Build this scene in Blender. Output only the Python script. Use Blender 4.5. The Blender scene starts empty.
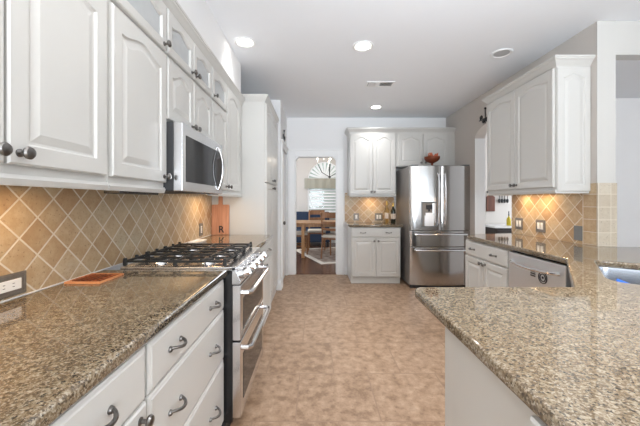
import bpy, bmesh, math, random
from mathutils import Vector, Matrix
random.seed(7)
C = bpy.context.scene.collection
PI = math.pi
SC = bpy.context.scene

# ------------------------------------------------------------------ camera, world, light, exposure
cam = bpy.data.cameras.new('camera'); cam_o = bpy.data.objects.new('camera', cam); C.objects.link(cam_o)
cam_o.location = (0, 0, 1.28); cam_o.rotation_euler = (PI/2, 0, 0)
cam.sensor_width = 36; cam.lens = 36*310/640
cam.shift_x = 4/640; cam.shift_y = -12/640
cam.clip_start = 0.02; cam.clip_end = 100
SC.camera = cam_o
SC.view_settings.view_transform = 'Standard'; SC.view_settings.look = 'None'
SC.view_settings.gamma = 1; SC.view_settings.use_curve_mapping = False
SC.view_settings.exposure = 0.24

W = bpy.data.worlds.new('sky'); SC.world = W; W.use_nodes = True
bg = W.node_tree.nodes['Background']; bg.inputs[0].default_value = (0.80, 0.90, 1.0, 1); bg.inputs[1].default_value = 1.5

def area(name, loc, rot, sx, sy, power, col=(1, 1, 1), shape='RECTANGLE', spread=PI):
    l = bpy.data.lights.new(name, 'AREA'); l.shape = shape; l.size = sx; l.size_y = sy
    l.energy = power; l.color = col; l.spread = spread
    o = bpy.data.objects.new(name, l); C.objects.link(o); o.location = loc; o.rotation_euler = rot
    return o
# daylight through the windows of the open side behind the camera
DC = (0.84, 0.915, 1.0)
area('daylight_breakfast_window', (0.5, -3.1, 1.3), (PI/2+.40, 0, 0), 2.2, 1.9, 48, DC, spread=math.radians(120))
area('daylight_family_room_window', (3.6, -3.1, 1.3), (PI/2+.50, 0, 0), 2.6, 1.9, 20, DC, spread=math.radians(120))
area('daylight_side_window', (5.4, -0.3, 1.3), (PI/2+.65, 0, PI/2), 2.6, 1.9, 5, DC, spread=math.radians(110))
# added fill light facing up at the ceiling, unseen behind the camera
area('ceiling_fill_rear', (0.9, -1.3, 0.3), (PI, 0, 0), 3.0, 2.0, 95, (1, .985, .96), spread=2.0)
area('ceiling_fill_narrow', (0.3, -2.9, 1.5), (PI/2+.18, 0, 0), 2.0, 1.9, 4.5, DC, spread=.7)  # added narrow beam to lift the deep ceiling and back wall
area('ceiling_fill_forward', (0.9, -0.9, 1.0), (PI-.9, 0, 0), 2.0, 1.0, 17, DC, spread=1.2)  # added fill tilted up and forward, there is no clerestory
area('dining_side_fill', (-2.4, 7.6, 1.5), (PI/2, 0, -PI/2), 1.8, 1.5, 60, DC)  # added fill for the dining room, its side wall has no window
area('utility_room_fill', (5.3, 4.9, 1.5), (PI/2, 0, PI/2), 1.6, 1.5, 52, DC)  # added fill for the room past the arch, no window there

# ------------------------------------------------------------------ node helpers
def srgb(r, g, b):
    f = lambda c: (c/255/12.92) if c/255 <= .04045 else ((c/255+.055)/1.055)**2.4
    return (f(r), f(g), f(b), 1)
class NT:
    def __init__(s, name):
        s.m = bpy.data.materials.new(name); s.m.use_nodes = True
        s.t = s.m.node_tree; s.b = s.t.nodes['Principled BSDF']
    def n(s, typ, **kw):
        n = s.t.nodes.new(typ)
        for k, v in kw.items():
            if k.startswith('i_'):
                k = k[2:]; n.inputs[int(k) if k.isdigit() else k].default_value = v
            else: setattr(n, k, v)
        return n
    def l(s, a, b): s.t.links.new(a, b)
    def math(s, op, a, b=None):
        n = s.n('ShaderNodeMath', operation=op)
        for i, x in enumerate((a, b)):
            if x is None: continue
            if isinstance(x, (int, float)): n.inputs[i].default_value = x
            else: s.l(x, n.inputs[i])
        return n.outputs[0]
    def ramp(s, fac, stops, interp='LINEAR'):
        r = s.n('ShaderNodeValToRGB'); r.color_ramp.interpolation = interp
        el = r.color_ramp.elements
        while len(el) < len(stops): el.new(0.5)
        for e, (p, c) in zip(el, stops): e.position = p; e.color = c
        s.l(fac, r.inputs[0]); return r.outputs[0]
    def mix(s, fac, a, b, mode='MIX'):
        m = s.n('ShaderNodeMix', data_type='RGBA', blend_type=mode)
        for i, x in ((0, fac), (6, a), (7, b)):
            if isinstance(x, (int, float, tuple)): m.inputs[i].default_value = x
            else: s.l(x, m.inputs[i])
        return m.outputs[2]
    def bump(s, h, strength=.2, dist=.002):
        b = s.n('ShaderNodeBump'); b.inputs['Strength'].default_value = strength; b.inputs['Distance'].default_value = dist
        s.l(h, b.inputs['Height']); s.l(b.outputs[0], s.b.inputs['Normal'])

def plain(name, col, rough=.5, metal=0, noise=.03, scale=6, spec=.5, bump=0, bscale=200, coat=0):
    t = NT(name); b = t.b
    tc = t.n('ShaderNodeTexCoord'); ns = t.n('ShaderNodeTexNoise', i_Scale=scale, i_Detail=3.0)
    t.l(tc.outputs['Object'], ns.inputs['Vector'])
    c = Vector(col[:3]); lo = tuple(c*(1-noise))+(1,); hi = tuple(min(1, x*(1+noise)) for x in c)+(1,)
    t.l(t.mix(ns.outputs[0], lo, hi), b.inputs['Base Color'])
    b.inputs['Roughness'].default_value = rough; b.inputs['Metallic'].default_value = metal
    b.inputs['Specular IOR Level'].default_value = spec; b.inputs['Coat Weight'].default_value = coat
    if bump:
        n2 = t.n('ShaderNodeTexNoise', i_Scale=bscale, i_Detail=2.0); t.l(tc.outputs['Object'], n2.inputs['Vector'])
        t.bump(n2.outputs[0], bump, .001)
    return t.m

M = {}
M['cab'] = plain('white_painted_wood', srgb(205, 203, 198), .28, noise=.012)
M['cabin'] = plain('cabinet_interior', srgb(222, 214, 202), .5)
M['wall'] = plain('grey_wall_paint', srgb(238, 237, 236), .75, noise=.01, bump=.15)
M['tan'] = plain('taupe_wall_paint', srgb(210, 203, 196), .75, noise=.01, bump=.15)
M['ceil'] = plain('ceiling_paint', srgb(243, 245, 248), .85, noise=.008, bump=.15)
M['trim'] = plain('white_trim_paint', srgb(242, 242, 241), .35, noise=.01)
M['pewter'] = plain('brushed_pewter', (.20, .19, .18, 1), .28, 1, noise=.25, scale=60)
M['chrome'] = plain('polished_steel', (.75, .75, .76, 1), .14, 1, noise=.03)
M['black'] = plain('black_enamel', (.012, .012, .013, 1), .25, noise=.1)
M['iron'] = plain('cast_iron', (.018, .018, .018, 1), .5, noise=.3, scale=40, bump=.3)
M['dark'] = plain('dark_recess', (.03, .03, .032, 1), .6)
M['glassblk'] = plain('black_oven_glass', (.02, .02, .022, 1), .05, noise=.1, spec=.22)
M['plate'] = plain('pewter_cover_plate', (.24, .215, .19, 1), .4, .5, noise=.25, scale=90)
M['white'] = plain('white_plastic', srgb(238, 238, 236), .35)
M['ceramic'] = plain('white_ceramic', srgb(240, 240, 238), .12)
M['blue'] = plain('blue_plastic', (.005, .11, .55, 1), .3)
M['bronze'] = plain('hammered_copper_bronze', (.20, .05, .022, 1), .4, .4, noise=.4, scale=50)
M['leaf'] = plain('dried_orange_leaves', (.55, .13, .05, 1), .6, noise=.4, scale=40)
M['fabric'] = plain('beige_valance_fabric', srgb(168, 164, 150), .9, noise=.08, scale=50, bump=.3)
M['seatfab'] = plain('cream_seat_fabric', srgb(214, 205, 192), .9, noise=.08, scale=60, bump=.3)
M['navy'] = plain('navy_upholstery', (.02, .035, .07, 1), .85, noise=.2, scale=40)
M['wax'] = plain('pale_label_paper', srgb(225, 205, 185), .6)
M['gold'] = plain('gold_foil', (.75, .5, .15, 1), .3, .8, noise=.2, scale=40)
M['yellow'] = plain('yellow_oil', (.55, .42, .02, 1), .1, noise=.1)
M['ebony'] = plain('dark_stained_wood', (.03, .022, .02, 1), .35, noise=.3, scale=20)
M['ink'] = plain('black_ink', (.02, .02, .025, 1), .5)
M['greyplate'] = plain('grey_cover_plate', srgb(120, 122, 122), .4, .3)

def wood(name, c1, c2, axis='Y', rough=.4, sc=5):
    t = NT(name); tc = t.n('ShaderNodeTexCoord'); mp = t.n('ShaderNodeMapping')
    s = {'X': (.6, 8, 8), 'Y': (8, .6, 8), 'Z': (8, 8, .6)}[axis]; mp.inputs['Scale'].default_value = s
    t.l(tc.outputs['Object'], mp.inputs[0]); n = t.n('ShaderNodeTexNoise', i_Scale=sc, i_Detail=6.0, i_Distortion=.6)
    t.l(mp.outputs[0], n.inputs['Vector'])
    t.l(t.ramp(n.outputs[0], [(.3, c1), (.7, c2)]), t.b.inputs['Base Color']); t.b.inputs['Roughness'].default_value = rough
    t.bump(n.outputs[0], .1); return t.m
M['oak'] = wood('honey_oak', srgb(150, 105, 62), srgb(190, 142, 92), 'Z')
M['board'] = wood('mahogany_board', srgb(172, 116, 86), srgb(206, 152, 122), 'Z', .45)
M['walnut'] = wood('walnut_board', srgb(78, 40, 24), srgb(112, 62, 40), 'Z')
M['wickerd'] = wood('carved_dark_wood', srgb(60, 25, 15), srgb(120, 55, 30), 'X', .5)
M['carved'] = wood('carved_brown_wood', srgb(60, 26, 16), srgb(170, 92, 54), 'Y', .5)
M['lightwood'] = wood('orange_light_wood', srgb(196, 120, 72), srgb(222, 155, 105), 'X', .5)
# dark plank floor of the dining room
def planks():
    t = NT('dark_plank_floor'); tc = t.n('ShaderNodeTexCoord'); mp = t.n('ShaderNodeMapping')
    mp.inputs['Rotation'].default_value = (0, 0, PI/2); t.l(tc.outputs['Object'], mp.inputs[0])
    br = t.n('ShaderNodeTexBrick', i_Scale=1.0); br.inputs['Brick Width'].default_value = 1.3; br.inputs['Row Height'].default_value = .12
    br.inputs['Mortar Size'].default_value = .003; br.inputs['Color1'].default_value = srgb(110, 78, 60); br.inputs['Color2'].default_value = srgb(84, 56, 42)
    br.inputs['Mortar'].default_value = srgb(40, 26, 20); t.l(mp.outputs[0], br.inputs['Vector'])
    t.l(br.outputs[0], t.b.inputs['Base Color']); t.b.inputs['Roughness'].default_value = .25; return t.m
M['planks'] = planks()
def steel(name, axis, rough=.22, col=(.62, .62, .63, 1)):
    t = NT(name); tc = t.n('ShaderNodeTexCoord'); mp = t.n('ShaderNodeMapping')
    s = {'X': (2, 300, 300), 'Z': (300, 300, 2)}[axis]; mp.inputs['Scale'].default_value = s
    t.l(tc.outputs['Object'], mp.inputs[0]); n = t.n('ShaderNodeTexNoise', i_Scale=1.0, i_Detail=3.0); t.l(mp.outputs[0], n.inputs['Vector'])
    t.b.inputs['Base Color'].default_value = col; t.b.inputs['Metallic'].default_value = 1
    r = t.n('ShaderNodeMapRange', i_3=rough-.04, i_4=rough+.06); t.l(n.outputs[0], r.inputs[0]); t.l(r.outputs[0], t.b.inputs['Roughness'])
    t.bump(n.outputs[0], .04, .0005); return t.m
M['steel'] = steel('brushed_stainless_steel', 'X', .2, (.74, .74, .75, 1))
M['steelv'] = steel('brushed_stainless_steel_vertical', 'Z', .13, (.50, .49, .48, 1))
M['fridgeside'] = plain('grey_fridge_side', srgb(150, 146, 142), .35, .3)
M['dwsteel'] = steel('light_brushed_steel', 'X', .34, (.88, .89, .9, 1))
M['sink'] = steel('satin_sink_steel', 'X', .24, (.42, .44, .47, 1))

def granite():
    t = NT('speckled_brown_granite'); tc = t.n('ShaderNodeTexCoord')
    v1 = t.n('ShaderNodeTexVoronoi', i_Scale=210.0)
    n0 = t.n('ShaderNodeTexNoise', i_Scale=38.0, i_Detail=6.0, i_Roughness=.75); n1 = t.n('ShaderNodeTexNoise', i_Scale=95.0, i_Detail=4.0, i_Roughness=.7)
    n2 = t.n('ShaderNodeTexNoise', i_Scale=150.0, i_Detail=3.0, i_Roughness=.6); n3 = t.n('ShaderNodeTexNoise', i_Scale=3.0, i_Detail=2.0)
    for x in (v1, n0, n1, n2, n3): t.l(tc.outputs['Object'], x.inputs['Vector'])
    sep = t.n('ShaderNodeSeparateColor'); t.l(v1.outputs['Color'], sep.inputs[0])
    f = t.math('ADD', t.math('MULTIPLY', sep.outputs[0], .30), t.math('MULTIPLY', n0.outputs[0], .70))
    c = t.ramp(f, [(.30, srgb(68, 58, 46)), (.42, srgb(100, 85, 66)), (.52, srgb(124, 108, 86)), (.62, srgb(146, 133, 112)), (.74, srgb(174, 164, 146))])
    dk = t.ramp(n1.outputs[0], [(.38, (1, 1, 1, 1)), (.46, (0, 0, 0, 1))]); c = t.mix(dk, c, srgb(50, 44, 38))
    lt = t.ramp(n2.outputs[0], [(.56, (0, 0, 0, 1)), (.64, (.8, .8, .8, 1))]); c = t.mix(lt, c, srgb(168, 158, 140))
    c = t.mix(t.ramp(n3.outputs[0], [(.35, (0, 0, 0, 1)), (.65, (.2, .2, .2, 1))]), c, srgb(128, 104, 76))
    t.l(c, t.b.inputs['Base Color']); t.b.inputs['Roughness'].default_value = .045
    t.b.inputs['Specular IOR Level'].default_value = 1.0
    return t.m
M['granite'] = granite()

def tile(name, ua, va, pitch_u, pitch_v, u0, v0, diag, cols, grout, gw=.03, rough=.4, cloud=7., bump=.4, stag=0, spread=1.0):
    """procedural travertine tiles; ua/va = axis indices in object space"""
    t = NT(name); tc = t.n('ShaderNodeTexCoord'); sp = t.n('ShaderNodeSeparateXYZ'); t.l(tc.outputs['Object'], sp.inputs[0])
    u = t.math('DIVIDE', t.math('SUBTRACT', sp.outputs[ua], u0), pitch_u); v = t.math('DIVIDE', t.math('SUBTRACT', sp.outputs[va], v0), pitch_v)
    if diag: a = t.math('ADD', u, v); b = t.math('SUBTRACT', u, v)
    else:
        b = v; a = u
        if stag: a = t.math('ADD', u, t.math('MULTIPLY', t.math('FLOOR', v), stag))
    fa, fb = t.math('FLOOR', a), t.math('FLOOR', b)
    da = t.math('ABSOLUTE', t.math('SUBTRACT', t.math('SUBTRACT', a, fa), .5)); db = t.math('ABSOLUTE', t.math('SUBTRACT', t.math('SUBTRACT', b, fb), .5))
    wob = t.n('ShaderNodeTexNoise', i_Scale=60.0); t.l(tc.outputs['Object'], wob.inputs['Vector'])
    edge = t.math('ADD', t.math('MAXIMUM', da, db), t.math('MULTIPLY', t.math('SUBTRACT', wob.outputs[0], .5), gw*.6))
    g = t.n('ShaderNodeMapRange', i_1=.5-gw*1.3, i_2=.5-gw*.8); t.l(edge, g.inputs[0])
    cv = t.n('ShaderNodeCombineXYZ'); t.l(fa, cv.inputs[0]); t.l(fb, cv.inputs[1])
    wn = t.n('ShaderNodeTexWhiteNoise', noise_dimensions='3D'); t.l(cv.outputs[0], wn.inputs[0])
    n = t.n('ShaderNodeTexNoise', i_Scale=cloud, i_Detail=7.0, i_Roughness=.65, noise_dimensions='4D')
    t.l(tc.outputs['Object'], n.inputs['Vector']); t.l(t.math('MULTIPLY', wn.outputs[0], 20), n.inputs['W'])
    f = t.math('ADD', t.math('MULTIPLY', wn.outputs[0], .45*spread), t.math('MULTIPLY', n.outputs[0], .75))
    f = t.math('SUBTRACT', f, .1*spread)
    c = t.ramp(f, cols)
    n5 = t.n('ShaderNodeTexNoise', i_Scale=26.0, i_Detail=5.0, i_Roughness=.7); t.l(tc.outputs['Object'], n5.inputs['Vector'])
    c = t.mix(t.ramp(n5.outputs[0], [(.42, (0, 0, 0, 1)), (.62, (.38, .38, .38, 1))]), c, cols[0][1])
    pit = t.n('ShaderNodeTexNoise', i_Scale=90.0, i_Detail=3.0); t.l(tc.outputs['Object'], pit.inputs['Vector'])
    pm = t.ramp(pit.outputs[0], [(.30, (.6, .6, .6, 1)), (.38, (0, 0, 0, 1))])
    c = t.mix(pm, c, tuple(x*.6 for x in cols[0][1][:3])+(1,))
    t.l(t.mix(g.outputs[0], c, grout), t.b.inputs['Base Color'])
    t.b.inputs['Roughness'].default_value = rough
    h = t.math('SUBTRACT', 1.0, g.outputs[0]); t.bump(h, bump, .003)
    return t.m
TC = [(.15, srgb(158, 124, 88)), (.38, srgb(180, 154, 120)), (.58, srgb(194, 174, 142)), (.8, srgb(182, 170, 146)), (.95, srgb(206, 192, 168))]
GR = srgb(222, 212, 196)
M['tile_l'] = tile('diagonal_travertine_left', 1, 2, .155, .152, 1.341, 1.137, True, [(p, tuple(x*1.10 for x in c[:3])+(1,)) for p, c in TC], GR, spread=.85)
M['tile_r'] = tile('diagonal_travertine_right', 1, 2, .166, .156, 2.786, .994, True, [(p, tuple(x*1.12 for x in c[:3])+(1,)) for p, c in TC], GR)
M['tile_b'] = tile('diagonal_travertine_back', 0, 2, .155, .155, .6, 1.0, True, [(p, tuple(x*1.12 for x in c[:3])+(1,)) for p, c in TC], GR)
M['tile_s'] = tile('square_travertine_border', 1, 2, .14, .103, 2.48, .923, False, [(p, tuple(min(1, x*1.15) for x in c[:3])+(1,)) for p, c in TC], GR, gw=.022, spread=.6)
M['tile_e'] = tile('square_travertine_end_daylit', 0, 2, .10, .103, 2.262, .923, False, [(.15, srgb(186, 170, 148)), (.45, srgb(200, 188, 168)), (.9, srgb(212, 204, 188))], GR, gw=.022, spread=.6)  # daylight on the wall end put into the colour: lighter, greyer tile
FC = [(.30, srgb(136, 108, 84)), (.40, srgb(172, 142, 116)), (.52, srgb(190, 162, 136)), (.64, srgb(214, 192, 170))]
M['floor'] = tile('travertine_floor_tiles', 0, 1, .50, .50, .13, .3, False, FC, srgb(150, 122, 100), gw=.008, rough=.42, cloud=15., bump=.2, stag=.5, spread=.12)

def glass(name, tint=(.9, .95, .97, 1), rough=.02, alpha=None):
    t = NT(name); b = t.b
    b.inputs['Base Color'].default_value = tint; b.inputs['Roughness'].default_value = rough
    b.inputs['Transmission Weight'].default_value = 1; b.inputs['IOR'].default_value = 1.45; return t.m
def thin():
    t = NT('clear_pane_glass'); tr = t.n('ShaderNodeBsdfTransparent'); gl = t.n('ShaderNodeBsdfGlossy'); gl.inputs['Roughness'].default_value = .05
    tr.inputs[0].default_value = (.9, .93, .93, 1); fr = t.n('ShaderNodeFresnel'); fr.inputs[0].default_value = 1.5
    mx = t.n('ShaderNodeMixShader'); t.l(fr.outputs[0], mx.inputs[0]); t.l(tr.outputs[0], mx.inputs[1]); t.l(gl.outputs[0], mx.inputs[2])
    t.l(mx.outputs[0], t.t.nodes['Material Output'].inputs[0]); return t.m
M['pane'] = thin()
M['frost'] = plain('seeded_cabinet_glass', srgb(186, 188, 188), .12, noise=.08, scale=30)
M['bottle_clear'] = glass('pale_gold_bottle_glass', (.9, .75, .4, 1))
M['bottle_dark'] = plain('dark_bottle_glass', (.02, .022, .012, 1), .06, coat=.5)
def emit(name, col, s):
    t = NT(name); t.b.inputs['Base Color'].default_value = (1, 1, 1, 1); t.b.inputs['Emission Color'].default_value = col
    t.b.inputs['Emission Strength'].default_value = s; return t.m
M['lamp'] = emit('lit_lamp_lens', (1, .95, .86, 1), 9)
M['lampoff'] = plain('shaded_recess_grey', srgb(190, 190, 190), .5)  # flat grey stands in for the shade inside the unlit recess
M['bulb'] = emit('lit_bulb', (1, .9, .72, 1), 8)
M['puck'] = emit('lit_puck_lens', (1, .85, .6, 1), 5)

# ------------------------------------------------------------------ geometry helpers
class MB:
    def __init__(s): s.v = []; s.f = []
    def add(s, vs, fs):
        o = len(s.v); s.v += [tuple(x) for x in vs]; s.f += [tuple(i+o for i in f) for f in fs]; return s
    def box(s, x0, x1, y0, y1, z0, z1):
        return s.add([(x0,y0,z0),(x1,y0,z0),(x1,y1,z0),(x0,y1,z0),(x0,y0,z1),(x1,y0,z1),(x1,y1,z1),(x0,y1,z1)],
                     [(0,3,2,1),(4,5,6,7),(0,1,5,4),(1,2,6,5),(2,3,7,6),(3,0,4,7)])
    def loops(s, rings, cap0=True, cap1=True, closed=False):
        n = len(rings[0]); vs = [p for r in rings for p in r]; fs = []
        R = len(rings); rng = range(R if closed else R-1)
        for i in rng:
            a, b = i*n, ((i+1) % R)*n
            for j in range(n):
                k = (j+1) % n; fs.append((a+j, a+k, b+k, b+j))
        if not closed:
            if cap0: fs.append(tuple(range(n-1, -1, -1)))
            if cap1: fs.append(tuple((R-1)*n+j for j in range(n)))
        return s.add(vs, fs)
    def prism(s, poly, axis, a, b):
        def P(p, t): return {'x': (t, p[0], p[1]), 'y': (p[0], t, p[1]), 'z': (p[0], p[1], t)}[axis]
        return s.loops([[P(p, a) for p in poly], [P(p, b) for p in poly]])
    def lathe(s, prof, c=(0,0,0), d=(0,0,1), seg=20):
        d = Vector(d).normalized(); u = d.orthogonal().normalized(); w = d.cross(u); c = Vector(c)
        return s.loops([[c+d*z+(u*math.cos(2*PI*k/seg)+w*math.sin(2*PI*k/seg))*max(r, 1e-4) for k in range(seg)] for r, z in prof])
    def cyl(s, p0, p1, r, seg=14, r1=None):
        p0, p1 = Vector(p0), Vector(p1); return s.lathe([(r, 0), (r if r1 is None else r1, (p1-p0).length)], p0, p1-p0, seg)
    def tube(s, pts, r, seg=8, closed=False, flat=1.0):
        pts = [Vector(p) for p in pts]; n = len(pts); rings = []; prev = None
        for i, p in enumerate(pts):
            if closed: t = (pts[(i+1) % n]-pts[i-1]).normalized()
            else: t = (pts[min(i+1, n-1)]-pts[max(i-1, 0)]).normalized()
            if prev is None: u = t.orthogonal().normalized()
            else:
                u = prev-t*prev.dot(t); u = u.normalized() if u.length > 1e-6 else t.orthogonal().normalized()
            prev = u; w = t.cross(u); rr = r(i/(n-1)) if callable(r) else r
            rings.append([p+(u*math.cos(2*PI*k/seg)+w*math.sin(2*PI*k/seg)*flat)*rr for k in range(seg)])
        return s.loops(rings, closed=closed)
    def sphere(s, c, r, seg=14, sz=1.0):
        return s.lathe([(r*math.sin(PI*k/8), -r*math.cos(PI*k/8)*sz) for k in range(9)], c, (0,0,1), seg)
    def sweep(s, prof, path, closed=False):
        """profile (outward offset to the RIGHT of travel, z) swept along a plan path with mitres"""
        P = [Vector(p) for p in path]; n = len(P); rings = []
        for i in range(n):
            ds = []
            if i > 0 or closed: ds.append((P[i]-P[i-1]).normalized())
            if i < n-1 or closed: ds.append((P[(i+1) % n]-P[i]).normalized())
            ns = [Vector((d.y, -d.x)) for d in ds]
            m = ns[0] if len(ns) == 1 else (ns[0]+ns[1]).normalized(); k = 1/max(.2, m.dot(ns[0]))
            rings.append([(P[i].x+m.x*o*k, P[i].y+m.y*o*k, z) for o, z in prof])
        return s.loops(rings, closed=closed)
def lab(o, label=None, cat=None, group=None, kind=None):
    for k, v in (('label', label), ('category', cat), ('group', group), ('kind', kind)):
        if v: o[k] = v
    return o
def obj(name, mb, mat, parent=None, bevel=0, smooth=35, seg=2):
    me = bpy.data.meshes.new(name)
    me.from_pydata([tuple(v) for v in mb.v], [], mb.f); me.validate()
    bm = bmesh.new(); bm.from_mesh(me); bmesh.ops.recalc_face_normals(bm, faces=bm.faces); bm.to_mesh(me); bm.free()
    o = bpy.data.objects.new(name, me); C.objects.link(o); me.materials.append(M[mat] if isinstance(mat, str) else mat)
    if smooth:
        for p in me.polygons: p.use_smooth = len(p.vertices) <= 4
        me.set_sharp_from_angle(angle=math.radians(smooth))
    if parent is not None: o.parent = parent
    if bevel:
        b = o.modifiers.new('bevel', 'BEVEL'); b.width = bevel; b.segments = seg; b.limit_method = 'ANGLE'; b.angle_limit = math.radians(40); b.harden_normals = bool(smooth)
    return o
def thing(name, label, cat, loc=(0,0,0), rot=0, group=None):
    o = bpy.data.objects.new(name, None); C.objects.link(o); o.location = loc; o.rotation_euler = (0, 0, rot)
    o.empty_display_size = .1
    return lab(o, label, cat, group)
def struct(name, mb, mat, bevel=0, smooth=0): return lab(obj(name, mb, mat, None, bevel, smooth), kind='structure')
def box(*a): return MB().box(*a)
def dup(root, loc, rot=None, label=None, group=None):
    def cp(o, par):
        c = o.copy(); C.objects.link(c); c.parent = par
        for ch in [x for x in kids if x.parent == o]: cp(ch, c)
        return c
    kids = list(root.children_recursive)
    r = cp(root, None); r.location = loc
    if rot is not None: r.rotation_euler = (0, 0, rot)
    if label: r['label'] = label
    if group: r['group'] = group
    return r

# ------------------------------------------------------------------ room shell
XL, XR, H = -1.145, 2.266, 2.73
struct('floor', box(-1.4, 5.6, -3.3, 5.46, -.1, 0), 'floor')
struct('floor_dining', box(-2.6, 5.6, 5.46, 10.2, -.1, 0.001), 'planks')
struct('ceiling', box(-2.6, 5.6, -3.3, 10.2, H, H+.12), 'ceil')
struct('wall_left', box(XL-.15, XL, -3.3, 5.5, 0, H), 'wall')
struct('wall_left_soffit', box(XL, -.80, -3.2, 3.30, 2.394, H), 'wall')
struct('wall_left_return', MB().box(XL, -.51, 4.45, 4.62, 0, H).box(XL, -.51, 5.34, 5.40, 0, H).box(XL, -.51, 4.62, 5.34, 2.09, H), 'wall')
# back wall with doorway
mb = MB().box(-1.3, -.364, 5.40, 5.52, 0, H).box(.364, XR+.16, 5.40, 5.52, 0, H).box(-.364, .364, 5.40, 5.52, 2.06, H)
struct('wall_back', mb, 'wall')
# right wall with the arched walkway, from its free end to the back wall
Y0, YA, YB, zs = 2.50, 3.575, 4.42, 2.17
arch = [(YA+(YB-YA)*(.5-.5*math.cos(PI*k/16)), zs+.15*math.sin(PI*k/16)) for k in range(17)]
poly = [(Y0, 0), (YA, 0)]+arch+[(YB, 0), (5.40, 0), (5.40, H), (Y0, H)]
mb = MB()
mb.box(XR, XR+.143, Y0, YA, 0, H); mb.box(XR, XR+.143, YB, 5.40, 0, H)
for (a, za), (b, zb) in zip(arch[:-1], arch[1:]):
    mb.add([(XR,a,za),(XR,b,zb),(XR,b,H),(XR,a,H),(XR+.143,a,za),(XR+.143,b,zb),(XR+.143,b,H),(XR+.143,a,H)],
           [(0,1,2,3),(7,6,5,4),(0,4,5,1),(2,6,7,3),(0,3,7,4),(1,5,6,2)])
struct('wall_right', mb, 'tan')
struct('trim_wall_end', box(XR-.003, XR+.146, Y0-.006, Y0, 1.425, H), 'cab')
struct('trim_archway_jamb', box(XR-.002, XR+.145, YB-.006, YB, 0, zs), 'trim')
# hallway beyond the sink: header, lower ceiling, wall
struct('wall_header_hall', box(XR+.143, 5.5, Y0, Y0+.1, 2.46, H), 'cab')
struct('ceiling_hall', box(XR+.143, 5.5, Y0+.1, 3.56, 2.46, 2.52), 'ceil')
struct('wall_hall', box(XR+.143, 5.5, 3.56, 3.66, 0, H), 'wall')
struct('wall_utility_back', box(XR+.143, 5.5, 6.0, 6.1, 0, H), 'tan')
struct('wall_far_right', box(5.5, 5.6, -3.3, 6.1, 0, H), 'wall')
struct('wall_rear', MB().box(-1.3, 5.6, -3.3, -3.2, 0, .5).box(-1.3, 5.6, -3.3, -3.2, 2.5, H).box(-1.3, -.75, -3.3, -3.2, .5, 2.5)
       .box(1.55, 2.2, -3.3, -3.2, .5, 2.5).box(5.0, 5.6, -3.3, -3.2, .5, 2.5), 'wall')
# dining room shell
struct('wall_dining_left', box(-2.6, -2.5, 5.52, 10.0, 0, H), 'wall')
struct('wall_dining_front', box(-2.6, -1.3, 5.42, 5.52, 0, H), 'wall')
struct('wall_dining_right', box(2.6, 2.7, 6.1, 10.0, 0, H), 'wall')
wcx, wr, wy = .27, .53, 9.5
mb = MB().box(-2.6, wcx-wr, wy, wy+.12, 0, H).box(wcx+wr, 2.7, wy, wy+.12, 0, H).box(wcx-wr, wcx+wr, wy, wy+.12, 0, .85)
pts = [(wcx+wr*math.cos(PI*k/20), 1.95+wr*math.sin(PI*k/20)) for k in range(21)]
for (a, za), (b, zb) in zip(pts[:-1], pts[1:]):
    mb.add([(a,wy,za),(b,wy,zb),(b,wy,H),(a,wy,H),(a,wy+.12,za),(b,wy+.12,zb),(b,wy+.12,H),(a,wy+.12,H)],
           [(0,1,2,3),(7,6,5,4),(0,4,5,1),(2,6,7,3),(0,3,7,4),(1,5,6,2)])
struct('wall_dining_back', mb, 'tan')

# doorway casing with clipped inner corners
def casing(mb, x0, x1, yf, ztop, w=.115, t=.02, z0=0):
    mb.box(x0-w, x0, yf-t, yf, z0, ztop+w); mb.box(x1, x1+w, yf-t, yf, z0, ztop+w); mb.box(x0, x1, yf-t, yf, ztop, ztop+w)
    mb.box(x0-w-.008, x0-w+.016, yf-t-.012, yf, z0, ztop+w); mb.box(x1+w-.016, x1+w+.008, yf-t-.012, yf, z0, ztop+w)
    mb.box(x0-w-.008, x1+w+.008, yf-t-.012, yf, ztop+w-.02, ztop+w+.008)
mb = MB(); casing(mb, -.364, .364, 5.40, 2.06)
mb.box(-.368, -.35, 5.40, 5.53, 0, 2.06).box(.35, .368, 5.40, 5.53, 0, 2.06).box(-.364, .364, 5.40, 5.53, 2.045, 2.063)
mb.prism([(-.36, 2.06), (-.36, 1.98), (-.29, 2.06)], 'y', 5.395, 5.50); mb.prism([(.36, 2.06), (.29, 2.06), (.36, 1.98)], 'y', 5.395, 5.50)
struct('trim_doorway', mb, 'trim', .004)
struct('floor_threshold', box(-.35, .35, 5.40, 5.52, 0, .012), 'planks')
# baseboards
bp = [(0, 0), (.016, 0), (.016, .10), (.008, .125), (0, .13)]
struct('baseboard_back', MB().sweep(bp, [(.50, 5.40), (.54, 5.40)][::1]), 'trim')
struct('baseboard_left', MB().sweep(bp, [(-.56, 4.45), (-.51, 4.45), (-.51, 4.52)]), 'trim')
struct('baseboard_dining', MB().sweep(bp, [(-2.5, wy), (2.6, wy)]), 'trim')
struct('baseboard_hall', MB().sweep(bp, [(2.45, 3.56), (5.5, 3.56)]), 'trim')

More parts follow.
